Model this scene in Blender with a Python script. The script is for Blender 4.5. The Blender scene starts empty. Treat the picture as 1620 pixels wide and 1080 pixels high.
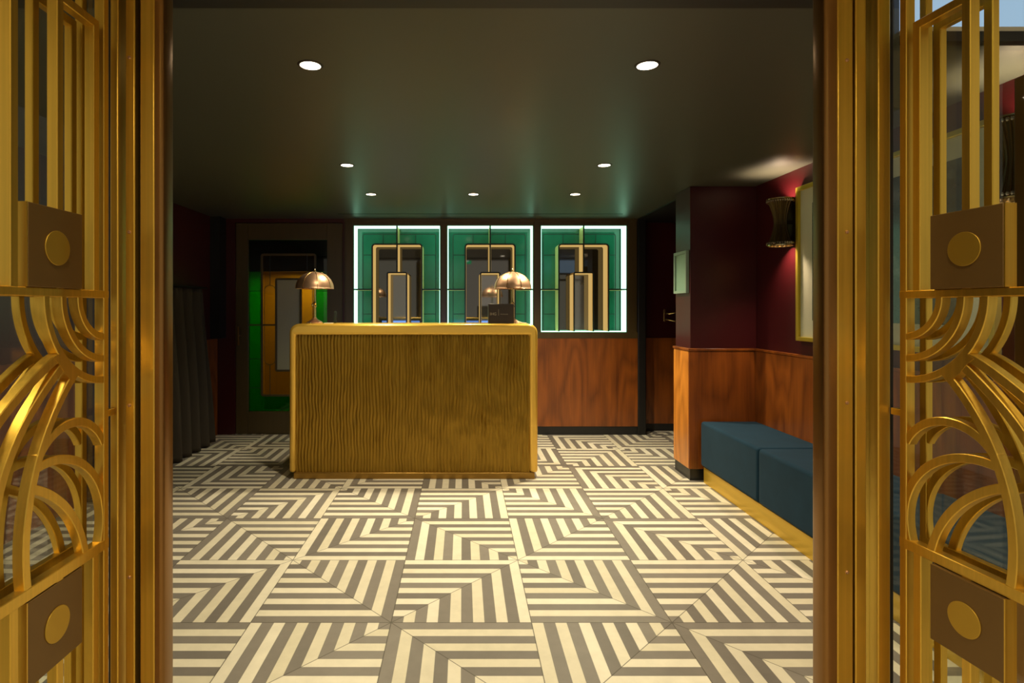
import bpy, bmesh, math, random
from math import pi, sin, cos, radians
from mathutils import Vector, Matrix
random.seed(4)
SC = bpy.context.scene
COL = SC.collection
F, CX, CY, H = 900.0, 732.0, 488.0, 1.3405        # focal length and principal point of the photograph, eye height


def X(px, y):
    return (px - CX) * y / F


def Z(py, y):
    return H + (CY - py) * y / F


# ------------------------------------------------------------------ materials
def new_mat(name):
    m = bpy.data.materials.new(name)
    m.use_nodes = True
    nt = m.node_tree
    nt.nodes.clear()
    out = nt.nodes.new('ShaderNodeOutputMaterial')
    return m, nt, out


class NB:
    """small helper that writes node maths"""
    def __init__(s, nt):
        s.nt = nt

    def n(s, t, **kw):
        nd = s.nt.nodes.new(t)
        for k, v in kw.items():
            setattr(nd, k, v)
        return nd

    def link(s, a, b):
        s.nt.links.new(a, b)

    def m(s, op, a, b=None, c=None):
        nd = s.n('ShaderNodeMath', operation=op)
        for i, v in enumerate((a, b, c)):
            if v is None:
                continue
            if isinstance(v, (int, float)):
                nd.inputs[i].default_value = v
            else:
                s.link(v, nd.inputs[i])
        return nd.outputs[0]

    def mixc(s, f, a, b):
        nd = s.n('ShaderNodeMix', data_type='RGBA')
        for sock, v in ((nd.inputs['Factor'], f), (nd.inputs[6], a), (nd.inputs[7], b)):
            if isinstance(v, (int, float)):
                sock.default_value = v
            elif isinstance(v, tuple):
                sock.default_value = v if len(v) == 4 else (*v, 1)
            else:
                s.link(v, sock)
        return nd.outputs[2]

    def noise(s, vec, scale, detail=3.0, rough=0.5):
        nd = s.n('ShaderNodeTexNoise')
        nd.inputs['Scale'].default_value = scale
        nd.inputs['Detail'].default_value = detail
        nd.inputs['Roughness'].default_value = rough
        s.link(vec, nd.inputs['Vector'])
        return nd.outputs['Fac']

    def ramp(s, fac, stops):
        nd = s.n('ShaderNodeValToRGB')
        e = nd.color_ramp.elements
        while len(e) < len(stops):
            e.new(0.5)
        for el, (p, c) in zip(e, stops):
            el.position = p
            el.color = (*c, 1)
        s.link(fac, nd.inputs[0])
        return nd.outputs[0]

    def coords(s, scale=(1, 1, 1), rot=(0, 0, 0)):
        g = s.n('ShaderNodeNewGeometry')
        mp = s.n('ShaderNodeMapping')
        mp.inputs['Scale'].default_value = scale
        mp.inputs['Rotation'].default_value = rot
        s.link(g.outputs['Position'], mp.inputs['Vector'])
        return mp.outputs[0]


def principled(name, col, rough=0.5, metal=0.0, spec=0.5, noise=0.0, nscale=(8, 8, 8), bump=0.0, coat=0.0, sheen=0.0, aniso=0.0, ior=None, rvar=0.0):
    m, nt, out = new_mat(name)
    b = NB(nt)
    p = b.n('ShaderNodeBsdfPrincipled')
    p.inputs['Base Color'].default_value = (*col, 1)
    p.inputs['Roughness'].default_value = rough
    p.inputs['Metallic'].default_value = metal
    p.inputs['Specular IOR Level'].default_value = spec
    p.inputs['Coat Weight'].default_value = coat
    p.inputs['Coat Roughness'].default_value = 0.12
    p.inputs['Sheen Weight'].default_value = sheen
    p.inputs['Anisotropic'].default_value = aniso
    if ior:
        p.inputs['IOR'].default_value = ior
    if noise or bump or rvar:
        v = b.coords(nscale)
        f = b.noise(v, 1.0, 4.0, 0.55)
        if noise:
            lo = tuple(c * (1 - noise) for c in col)
            hi = tuple(min(1, c * (1 + noise)) for c in col)
            b.link(b.mixc(f, lo, hi), p.inputs['Base Color'])
        if rvar:
            b.link(b.m('MULTIPLY_ADD', f, rvar * 2, rough - rvar), p.inputs['Roughness'])
        if bump:
            bp = b.n('ShaderNodeBump')
            bp.inputs['Strength'].default_value = bump
            bp.inputs['Distance'].default_value = 0.002
            b.link(f, bp.inputs['Height'])
            b.link(bp.outputs[0], p.inputs['Normal'])
    b.link(p.outputs[0], out.inputs[0])
    return m


def emission(name, col, strength):
    m, nt, out = new_mat(name)
    b = NB(nt)
    e = b.n('ShaderNodeEmission')
    e.inputs[0].default_value = (*col, 1)
    e.inputs[1].default_value = strength
    b.link(e.outputs[0], out.inputs[0])
    return m


def thin_glass(name, tint, gloss=(1, 1, 1), ior=1.5, rough=0.02):
    """a thin pane: tinted see-through with a mirror reflection that grows at grazing angles"""
    m, nt, out = new_mat(name)
    b = NB(nt)
    t = b.n('ShaderNodeBsdfTransparent')
    t.inputs[0].default_value = (*tint, 1)
    g = b.n('ShaderNodeBsdfGlossy')
    g.inputs['Color'].default_value = (*gloss, 1)
    g.inputs['Roughness'].default_value = rough
    fr = b.n('ShaderNodeFresnel')
    fr.inputs[0].default_value = ior
    mx = b.n('ShaderNodeMixShader')
    gm = b.n('ShaderNodeNewGeometry')
    b.link(b.m('MULTIPLY', fr.outputs[0], b.m('SUBTRACT', 1.0, gm.outputs['Backfacing'])), mx.inputs[0])
    b.link(t.outputs[0], mx.inputs[1])
    b.link(g.outputs[0], mx.inputs[2])
    b.link(mx.outputs[0], out.inputs[0])
    return m


def wood(name, dark, light, rough=0.35, scale=1.0, coat=0.25):
    m, nt, out = new_mat(name)
    b = NB(nt)
    p = b.n('ShaderNodeBsdfPrincipled')
    v = b.coords((9 * scale, 9 * scale, 0.9 * scale))
    w = b.noise(v, 1.6, 4, 0.6)
    # cathedral figure: rings of a slowly drifting distance field
    v2 = b.coords((2.4 * scale, 2.4 * scale, 0.55 * scale))
    f2 = b.noise(v2, 1.3, 1.5, 0.4)
    ring = b.m('FRACT', b.m('MULTIPLY', f2, 9.0))
    ring = b.m('ABSOLUTE', b.m('MULTIPLY_ADD', ring, 2.0, -1.0))
    v3 = b.coords((160 * scale, 160 * scale, 3.0 * scale))
    fine = b.noise(v3, 1.0, 2, 0.5)
    mix = b.m('ADD', b.m('MULTIPLY', w, 0.55), b.m('ADD', b.m('MULTIPLY', ring, 0.22), b.m('MULTIPLY', fine, 0.3)))
    c = b.ramp(mix, [(0.25, dark), (0.52, tuple((a + d) / 2 for a, d in zip(dark, light))), (0.85, light)])
    b.link(c, p.inputs['Base Color'])
    p.inputs['Roughness'].default_value = rough
    p.inputs['Coat Weight'].default_value = coat
    p.inputs['Coat Roughness'].default_value = 0.25
    b.link(p.outputs[0], out.inputs[0])
    return m


M_LIT = ((0.26, 0.075, 0.008), (0.85, 0.33, 0.045))  # walnut brightened in its colour for the light on the pier side


def floor_material():
    m, nt, out = new_mat('striped_tiles')
    b = NB(nt)
    g = b.n('ShaderNodeNewGeometry')
    sx = b.n('ShaderNodeSeparateXYZ')
    b.link(g.outputs['Position'], sx.inputs[0])
    tx = b.m('DIVIDE', b.m('ADD', sx.outputs[0], 0.306 + 6.0), 0.6)
    ty = b.m('DIVIDE', b.m('ADD', sx.outputs[1], -1.826 + 6.04), 0.604)
    ci = b.m('FLOOR', tx)
    ri = b.m('FLOOR', ty)
    tu = b.m('SUBTRACT', tx, ci)
    tv = b.m('SUBTRACT', ty, ri)
    cp = b.m('FLOORED_MODULO', ci, 2.0)
    rp = b.m('FLOORED_MODULO', ri, 2.0)

    def pick(par, odd, even):
        return b.m('ADD', b.m('MULTIPLY', par, odd), b.m('MULTIPLY', b.m('SUBTRACT', 1.0, par), even))
    du = pick(rp, tu, b.m('SUBTRACT', 1.0, tu))
    dv = pick(cp, b.m('SUBTRACT', 1.0, tv), tv)
    mm = b.m('MULTIPLY', b.m('MAXIMUM', du, dv), 12.0)
    idx = b.m('FLOOR', mm)
    fr = b.m('SUBTRACT', mm, idx)
    grey = b.m('FLOORED_MODULO', b.m('ADD', idx, b.m('ADD', rp, cp)), 2.0)
    # joints: tile edges, mitre, and finer lines between the strips
    ed = b.m('MINIMUM', b.m('MINIMUM', tu, b.m('SUBTRACT', 1.0, tu)), b.m('MINIMUM', tv, b.m('SUBTRACT', 1.0, tv)))
    joint = b.m('LESS_THAN', ed, 0.0035)
    mitre = b.m('LESS_THAN', b.m('ABSOLUTE', b.m('SUBTRACT', du, dv)), 0.0045)
    strip = b.m('LESS_THAN', b.m('MINIMUM', fr, b.m('SUBTRACT', 1.0, fr)), 0.03)
    # colour: each strip its own slight shade
    wn = b.n('ShaderNodeTexWhiteNoise', noise_dimensions='4D')
    cb = b.n('ShaderNodeCombineXYZ')
    b.link(ci, cb.inputs[0])
    b.link(ri, cb.inputs[1])
    b.link(idx, cb.inputs[2])
    b.link(cb.outputs[0], wn.inputs['Vector'])
    b.link(b.m('GREATER_THAN', du, dv), wn.inputs['W'])
    v = b.coords((14, 14, 14))
    nz = b.noise(v, 1.0, 5, 0.6)
    cream = b.mixc(wn.outputs['Value'], (0.66, 0.60, 0.46), (0.78, 0.72, 0.60))
    gr = b.mixc(wn.outputs['Value'], (0.175, 0.155, 0.138), (0.240, 0.214, 0.190))
    c = b.mixc(grey, cream, gr)
    k = b.m('MULTIPLY_ADD', nz, 0.3, 0.85)
    hs = b.n('ShaderNodeHueSaturation')
    b.link(c, hs.inputs['Color'])
    b.link(k, hs.inputs['Value'])
    jm = b.m('MAXIMUM', joint, mitre)
    c2 = b.mixc(b.m('MULTIPLY', strip, 0.35), hs.outputs[0], (0.10, 0.085, 0.065))
    c3 = b.mixc(b.m('MULTIPLY', jm, 0.75), c2, (0.06, 0.048, 0.035))
    p = b.n('ShaderNodeBsdfPrincipled')
    b.link(c3, p.inputs['Base Color'])
    p.inputs['Roughness'].default_value = 0.42
    p.inputs['Specular IOR Level'].default_value = 0.35
    b.link(p.outputs[0], out.inputs[0])
    return m


def picture_material():
    m, nt, out = new_mat('dark_landscape_print')
    b = NB(nt)
    v = b.coords((3, 3, 4))
    f = b.noise(v, 1.4, 6, 0.6)
    c = b.ramp(f, [(0.3, (0.006, 0.010, 0.009)), (0.52, (0.02, 0.035, 0.032)), (0.66, (0.10, 0.13, 0.12)), (0.8, (0.22, 0.25, 0.22))])
    p = b.n('ShaderNodeBsdfPrincipled')
    b.link(c, p.inputs['Base Color'])
    p.inputs['Roughness'].default_value = 0.15
    b.link(p.outputs[0], out.inputs[0])
    return m


M = {}
M['brass'] = principled('brushed_brass', (0.72, 0.46, 0.075), 0.36, 0.92, 0.5, noise=0.22, nscale=(110, 110, 1.2), rvar=0.07, bump=0.03)
M['brass_face'] = principled('satin_brass_face', (0.56, 0.36, 0.05), 0.46, 0.85, 0.5, noise=0.06, nscale=(9, 9, 9))
M['brown_face'] = principled('brown_patinated_metal', (0.20, 0.115, 0.035), 0.5, 0.6, 0.5, noise=0.05, nscale=(9, 9, 9))
M['bronze'] = principled('brown_bronze', (0.28, 0.145, 0.045), 0.30, 0.9, 0.5, noise=0.15, nscale=(60, 60, 0.8))
M['dark_gap'] = principled('gap_shade_black', (0.008, 0.007, 0.006), 0.6)  # black fill that paints the shade in gaps between frame rails
M['desk_gold'] = principled('gold_lacquer', (0.80, 0.49, 0.075), 0.27, 0.55, 0.5, noise=0.06, nscale=(3, 3, 3), coat=0.3)
M['desk_panel'] = principled('hammered_gold', (0.29, 0.165, 0.016), 0.33, 0.75, 0.5, noise=0.25, nscale=(40, 40, 5))
M['plinth_gold'] = principled('brown_gold_metal', (0.34, 0.19, 0.035), 0.35, 0.7)
M['bench_gold'] = principled('brass_sheet', (0.70, 0.45, 0.05), 0.34, 0.6, 0.5, noise=0.12, nscale=(2, 3, 40))
M['copper'] = principled('copper_lamp_metal', (0.58, 0.35, 0.22), 0.42, 0.9, 0.5)
M['lamp_brass'] = principled('polished_lamp_brass', (0.75, 0.58, 0.26), 0.22, 1.0)
M['velvet'] = principled('navy_velvet', (0.008, 0.032, 0.060), 0.85, 0, 0.12, noise=0.25, nscale=(6, 6, 6), sheen=0.04)
M['burgundy'] = principled('burgundy_paint', (0.042, 0.0028, 0.0048), 0.36, 0, 0.5, noise=0.04, nscale=(4, 4, 4))
M['ceiling'] = principled('dark_ceiling_paint', (0.061, 0.063, 0.047), 0.40, 0, 0.5)
M['black'] = principled('black_paint', (0.006, 0.005, 0.005), 0.45)
M['plinth'] = principled('black_plinth', (0.010, 0.010, 0.011), 0.35)
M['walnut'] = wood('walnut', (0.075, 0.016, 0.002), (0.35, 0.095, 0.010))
M['walnut_lit'] = wood('lit_side_walnut', *M_LIT)
M['dark_wood'] = principled('dark_stained_timber', (0.075, 0.050, 0.017), 0.34, 0, 0.5, noise=0.2, nscale=(30, 30, 2))
M['floor'] = floor_material()
M['clear'] = thin_glass('clear_glass', (0.93, 0.95, 0.93), ior=1.5)
M['green_clear'] = thin_glass('green_see_through_glass', (0.035, 0.36, 0.05), ior=1.5)
M['amber_clear'] = thin_glass('amber_see_through_glass', (0.55, 0.40, 0.05), ior=1.5)
M['frost'] = principled('frosted_grey_glass', (0.40, 0.37, 0.22), 0.35, 0, 0.5)
M['green_glass'] = principled('green_backpainted_glass', (0.016, 0.115, 0.074), 0.10, 0, 0.5, noise=0.45, nscale=(5, 5, 3), coat=0.3)
M['fin_glow'] = emission('painted_fin_glow', (1.0, 0.64, 0.20), 0.6)
M['sky_glow'] = emission('sky_reflection_glow', (0.52, 0.74, 1.0), 0.75)  # glow painted in for the sky reflected by the pane
M['smoke_glass'] = principled('smoked_mirror_glass', (0.016, 0.015, 0.012), 0.03, 0, 0.5, ior=2.1)
M['mirror_glass'] = principled('grey_mirror_glass', (0.05, 0.045, 0.045), 0.05, 0, 0.5, ior=2.9)
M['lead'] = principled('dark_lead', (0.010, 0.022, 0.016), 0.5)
M['niche_brass'] = principled('niche_brass', (0.78, 0.56, 0.22), 0.4, 0.45, noise=0.1, nscale=(30, 30, 4))
M['led'] = emission('green_white_led', (0.44, 1.0, 0.64), 2.5)
M['bulb'] = emission('downlight_lens', (1.0, 0.86, 0.62), 9.0)
M['screen'] = emission('monitor_screen', (0.20, 0.42, 1.0), 4.0)
M['exit_green'] = emission('exit_sign_face', (0.01, 0.75, 0.28), 1.2)
M['exit_white'] = emission('exit_sign_arrow', (0.9, 1.0, 0.92), 1.6)
M['frame_gold'] = principled('picture_frame_gold', (0.62, 0.48, 0.06), 0.35, 0.7)
M['mat_board'] = principled('pale_mat_board', (0.50, 0.52, 0.40), 0.6)
M['print'] = picture_material()
M['curtain'] = principled('dark_grey_brown_cloth', (0.050, 0.040, 0.030), 0.9, 0, 0.2, noise=0.15, nscale=(30, 30, 6))
M['cream'] = principled('cream_paint', (0.62, 0.52, 0.32), 0.7)
M['white'] = principled('white_paper', (0.75, 0.70, 0.60), 0.6)
M['black_card'] = principled('dark_brown_card', (0.022, 0.014, 0.010), 0.45)
M['print_grey'] = principled('grey_print', (0.32, 0.29, 0.24), 0.6)
M['notice_frame'] = principled('pale_green_frame', (0.24, 0.34, 0.27), 0.4)
M['notice'] = principled('pale_green_notice', (0.22, 0.36, 0.27), 0.35)
M['crystal'] = principled('faceted_glass_beads', (0.80, 0.70, 0.55), 0.10, 0.9)
M['sconce_dark'] = principled('dark_ribbed_brass', (0.10, 0.065, 0.022), 0.38, 0.9)
M['glow'] = emission('sconce_bulb', (1.0, 0.72, 0.45), 6.0)


# ------------------------------------------------------------------ mesh building
class MB:
    def __init__(s):
        s.bm = bmesh.new()

    def quad(s, pts):
        return s.bm.faces.new([s.bm.verts.new(p) for p in pts])

    def box(s, x0, x1, y0, y1, z0, z1):
        v = [s.bm.verts.new((x, y, z)) for z in (z0, z1) for y in (y0, y1) for x in (x0, x1)]
        for f in ((0, 2, 3, 1), (4, 5, 7, 6), (0, 1, 5, 4), (2, 6, 7, 3), (0, 4, 6, 2), (1, 3, 7, 5)):
            s.bm.faces.new([v[i] for i in f])
        return s

    def lathe(s, prof, c=(0, 0, 0), n=40, axis='z', squash=1.0, cap=True):
        rings = []
        for r, h in prof:
            ring = []
            for i in range(n):
                a = 2 * pi * i / n
                p = (r * cos(a), r * sin(a) * squash, h)
                if axis == 'y':
                    p = (p[0], h, p[1])
                elif axis == 'x':
                    p = (h, p[0], p[1])
                ring.append(s.bm.verts.new((p[0] + c[0], p[1] + c[1], p[2] + c[2])))
            rings.append(ring)
        for a, b in zip(rings, rings[1:]):
            for i in range(n):
                s.bm.faces.new((a[i], a[(i + 1) % n], b[(i + 1) % n], b[i]))
        for ring, pr in ((rings[0], prof[0]), (rings[-1], prof[-1])):
            if cap and pr[0] > 1e-5:
                s.bm.faces.new(ring)
        return s

    def tube(s, pts, r, n=10):
        pts = [Vector(p) for p in pts]
        rings = []
        up0 = None
        for i, p in enumerate(pts):
            t = (pts[min(i + 1, len(pts) - 1)] - pts[max(i - 1, 0)]).normalized()
            up = Vector((0, 0, 1)) if abs(t.z) < 0.9 else Vector((1, 0, 0))
            if up0 is not None:
                up = up0
            a = t.cross(up).normalized()
            b_ = a.cross(t).normalized()
            up0 = b_
            rings.append([s.bm.verts.new(p + a * (r * cos(2 * pi * k / n)) + b_ * (r * sin(2 * pi * k / n))) for k in range(n)])
        for a, b_ in zip(rings, rings[1:]):
            for k in range(n):
                s.bm.faces.new((a[k], a[(k + 1) % n], b_[(k + 1) % n], b_[k]))
        s.bm.faces.new(rings[0])
        s.bm.faces.new(rings[-1])
        return s

    def prism(s, pts2, f0, f1):
        """pts2 outline, f0/f1 map a 2-D point to the two end faces"""
        a = [s.bm.verts.new(f0(*p)) for p in pts2]
        b_ = [s.bm.verts.new(f1(*p)) for p in pts2]
        s.bm.faces.new(a)
        s.bm.faces.new(b_)
        n = len(a)
        for i in range(n):
            s.bm.faces.new((a[i], a[(i + 1) % n], b_[(i + 1) % n], b_[i]))
        return s

    def sweep(s, path, w, d0, d1, fmap, closed=False, c=0.0015):
        """flat bar of width w along a 2-D path, from depth d0 (front, chamfered) to d1"""
        P = [Vector(p) for p in path]
        n = len(P)
        rings = []
        hw = w / 2
        for i, p in enumerate(P):
            if closed:
                t0 = (p - P[i - 1]).normalized()
                t1 = (P[(i + 1) % n] - p).normalized()
            else:
                t0 = (p - P[i - 1]).normalized() if i else (P[1] - p).normalized()
                t1 = (P[i + 1] - p).normalized() if i < n - 1 else t0
            n0, n1 = Vector((-t0.y, t0.x)), Vector((-t1.y, t1.x))
            nn = (n0 + n1).normalized()
            k = 1 / max(0.4, nn.dot(n0))
            prof = ((-hw, d1), (-hw, d0 + c), (-hw + c, d0), (hw - c, d0), (hw, d0 + c), (hw, d1))
            rings.append([s.bm.verts.new(fmap(*(p + nn * (o * k)), d)) for o, d in prof])
        m = len(rings)
        for i in range(m if closed else m - 1):
            a, b_ = rings[i], rings[(i + 1) % m]
            for j in range(6):
                s.bm.faces.new((a[j], a[(j + 1) % 6], b_[(j + 1) % 6], b_[j]))
        if not closed:
            s.bm.faces.new(rings[0])
            s.bm.faces.new(rings[-1])
        return s

    def build(s, name, mat, parent=None, bevel=0.0, seg=2, angle=35):
        bmesh.ops.recalc_face_normals(s.bm, faces=s.bm.faces[:])
        for f in s.bm.faces:
            f.smooth = True
        for e in s.bm.edges:
            if len(e.link_faces) == 2 and e.calc_face_angle(0) > radians(angle):
                e.smooth = False
        if parent is not None:
            w = parent
            off = Vector()
            while w is not None:
                off += w.location
                w = w.parent
            bmesh.ops.translate(s.bm, verts=s.bm.verts[:], vec=-off)
        me = bpy.data.meshes.new(name)
        s.bm.to_mesh(me)
        s.bm.free()
        me.materials.append(mat)
        o = bpy.data.objects.new(name, me)
        COL.objects.link(o)
        if parent is not None:
            o.parent = parent
        if bevel:
            md = o.modifiers.new('Bevel', 'BEVEL')
            md.width = bevel
            md.segments = seg
            md.limit_method = 'ANGLE'
            md.angle_limit = radians(40)
            md.harden_normals = False
        return o


def tag(o, label=None, cat=None, group=None, kind=None):
    for k, v in (('label', label), ('category', cat), ('group', group), ('kind', kind)):
        if v:
            o[k] = v
    return o


def empty(name, loc, label=None, cat=None, group=None, kind=None):
    o = bpy.data.objects.new(name, None)
    o.empty_display_size = 0.1
    COL.objects.link(o)
    o.location = loc
    return tag(o, label, cat, group, kind)


def copy_tree(o, parent=None):
    c = o.copy()
    COL.objects.link(c)
    c.parent = parent
    for ch in [x for x in bpy.data.objects if x.parent == o]:
        copy_tree(ch, c)
    return c


def bx(*a):
    return MB().box(*a)


def arc(cx, cy, r, a0, a1, n=24):
    return [(cx + r * cos(radians(a0 + (a1 - a0) * i / n)), cy + r * sin(radians(a0 + (a1 - a0) * i / n))) for i in range(n + 1)]


def spline(pts, n=8):
    """Catmull-Rom through 2-D points"""
    out = []
    for i in range(len(pts) - 1):
        p0, p1, p2, p3 = (Vector(pts[max(i - 1, 0)]), Vector(pts[i]), Vector(pts[i + 1]), Vector(pts[min(i + 2, len(pts) - 1)]))
        for k in range(n):
            t = k / n
            out.append(0.5 * ((2 * p1) + (p2 - p0) * t + (2 * p0 - 5 * p1 + 4 * p2 - p3) * t * t + (3 * p1 - p0 - 3 * p2 + p3) * t ** 3))
    out.append(Vector(pts[-1]))
    return [tuple(v) for v in out]


def struct(o, label=None, cat=None):
    o['kind'] = 'structure'
    if label:
        o['label'] = label
    if cat:
        o['category'] = cat
    return o


# ------------------------------------------------------------------ the room
YB, YF = 6.06, 1.46            # window wall, glazed front
XL, XR, ZC = -2.62, 2.295, 2.297
struct(bx(-4.2, 4.2, -3.0, 8.2, -0.05, 0).build('floor', M['floor']), 'cream and grey striped tile floor laid in mitred squares', 'floor')
struct(bx(XL - .1, XR + .5, 1.79, YB + .4, ZC, ZC + .08).build('ceiling', M['ceiling']), 'dark olive ceiling with recessed round downlights', 'ceiling')
struct(bx(XL - .1, XR + .5, 1.40, 1.79, ZC - .012, ZC + .3).build('trim_1', M['black']), 'black lintel over the entrance doors', 'lintel')
struct(bx(XL - .1, XL, YF, YB + .4, 0, ZC).build('wall_left', M['burgundy']), 'dark burgundy side wall behind the curtain', 'wall')
struct(bx(XR, XR + .1, YF, 4.60, 0, ZC).build('wall_right', M['burgundy']), 'burgundy wall above the bench', 'wall')
# pier
struct(bx(1.781, XR + .3, 4.452, 4.757, 0, ZC).build('wall_pier', M['burgundy'], bevel=.004), 'burgundy pier projecting behind the end of the bench', 'wall')
# wainscot of pier and right wall
w = MB()
w.box(1.765, XR - .0, 4.436, 4.453, .09, 1.012)
w.build('trim_2', M['walnut'], bevel=.002)
struct(bpy.data.objects['trim_2'], 'walnut panelling on the front of the pier', 'panelling')
struct(bx(1.765, 1.782, 4.4535, 4.760, .09, 1.012).build('trim_3', M['walnut_lit'], bevel=.002), 'narrow walnut panelling on the side of the pier, its lit tone painted in', 'panelling')
struct(bx(XR - .018, XR, YF + .02, 4.434, .09, 1.012).build('trim_4', M['walnut'], bevel=.002), 'walnut panelling behind the bench', 'panelling')
w = MB()
w.box(1.757, XR, 4.428, 4.4525, 1.012, 1.03).box(1.757, 1.781, 4.4525, 4.765, 1.012, 1.03).box(XR - .026, XR, YF + .02, 4.428, 1.012, 1.03)
struct(w.build('trim_5', M['walnut'], bevel=.003), 'walnut ledge capping the panelling of pier and bench wall', 'ledge')
struct(bx(1.775, XR, 4.444, 4.4525, 0, .09).box(1.775, 1.7815, 4.4525, 4.757, 0, .09).build('baseboard_pier', M['plinth']), 'black plinth around the foot of the pier', 'baseboard')
# window wall: timber field with three openings
WX = [(X(560, YB), X(696, YB)), (X(708, YB), X(843, YB)), (X(856, YB), X(991, YB))]
WZ0, WZ1 = Z(525, YB), Z(357, YB)
XA, XB = X(545, YB), X(1008, YB)
w = MB()
xs = [XA] + [v for p in WX for v in p] + [XB]
for i in range(0, 8, 2):
    w.box(xs[i], xs[i + 1], YB, YB + .30, 1.024, ZC)
for a, b in WX:
    w.box(a, b, YB, YB + .30, WZ1, ZC)
    w.box(a, b, YB, YB + .30, 1.024, WZ0)
struct(w.build('wall_back', M['dark_wood']), 'dark timber window wall behind the desk', 'wall')
w = MB()
for a, b in ((xs[0], xs[1]), (xs[2], xs[3]), (xs[4], xs[5]), (xs[6], xs[7])):
    w.box(a + .012, b - .012, YB - .014, YB - .0005, 1.03, ZC - .03)
w.box(XA, XB, YB - .018, YB - .0145, ZC - .03, ZC)
w.box(XA, XB, YB - .020, YB - .0005, 1.024, WZ0 - .006)
struct(w.build('trim_6', M['dark_wood'], bevel=.004), 'dark timber mouldings between the backlit windows', 'moulding')
struct(bx(XA, XB, YB - .02, YB + .28, .09, 1.0235).build('trim_7', M['walnut']), 'walnut panelling under the backlit windows', 'panelling')
struct(bx(XA, XB, YB - .012, YB + .28, 0, .089).build('baseboard_back', M['plinth']), 'black plinth under the window wall panelling', 'baseboard')
# left part of the back wall round the glass door
DX0, DX1, DZ1 = X(372, YB), X(542, YB), Z(352, YB)
w = MB()
w.box(XL, DX0, YB, YB + .12, 0, ZC).box(DX0, XA, YB, YB + .12, DZ1, ZC).box(DX1, XA, YB, YB + .12, 0, DZ1)
struct(w.build('wall_back_corner', M['burgundy']), 'dark burgundy wall beside the green glass door', 'wall')
struct(bx(XL, XL + .10, YB - .16, YB, 1.03, ZC).build('trim_8', M['black']), 'black pilaster in the dark corner beside the curtain', 'pilaster')
struct(bx(XL, XL + .012, YF + .02, YB - .01, .0, 1.02).build('trim_9', M['walnut']), 'walnut panelling behind the curtain', 'panelling')
# alcove right of the windows
struct(bx(XB - .001, X(1021, YB), YB - .03, YB + .24, 0, ZC).build('trim_10', M['black'], bevel=.01), 'black post at the end of the window wall', 'post')
YA = 6.25
struct(bx(X(1019, YB), 2.62, YA, YA + .1, 0, ZC).build('wall_alcove', M['burgundy']), 'dark burgundy wall at the back of the alcove', 'wall')
struct(bx(X(1021, YB), 2.6, YA - .016, YA - .0005, .08, 1.02).build('trim_11', M['walnut'], bevel=.003), 'walnut panelling in the alcove', 'panelling')
struct(bx(X(1021, YB), 2.6, YA - .012, YA - .0005, 0, .079).build('baseboard_alcove', M['plinth']), 'black plinth in the alcove', 'baseboard')
struct(bx(2.6, 2.7, 4.7, YA + .1, 0, ZC).build('wall_alcove_side', M['burgundy']), 'dark side wall of the alcove', 'wall')
struct(bx(1.858, 2.6, 4.758, YA, ZC - .012, ZC - .0005).build('trim_12', M['black']), 'painted shade of the unlit alcove ceiling, a black sheet', 'ceiling shade')  # black sheet under the ceiling paints the alcove's shade
struct(bx(X(545, YB), X(985, 5.74), 5.735, 5.742, ZC - .003, ZC + .001).build('trim_13', M['black']), 'thin black slot in the ceiling before the windows', 'ceiling slot')


# ------------------------------------------------------------------ backlit windows
def rounded_arch(cx, half, top, bottom, r):
    p = [(cx - half, bottom), (cx - half, top - r)]
    p += arc(cx - half + r, top - r, r, 180, 90, 6)[1:]
    p += arc(cx + half - r, top - r, r, 90, 0, 6)
    p += [(cx + half, bottom)]
    return p


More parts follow.
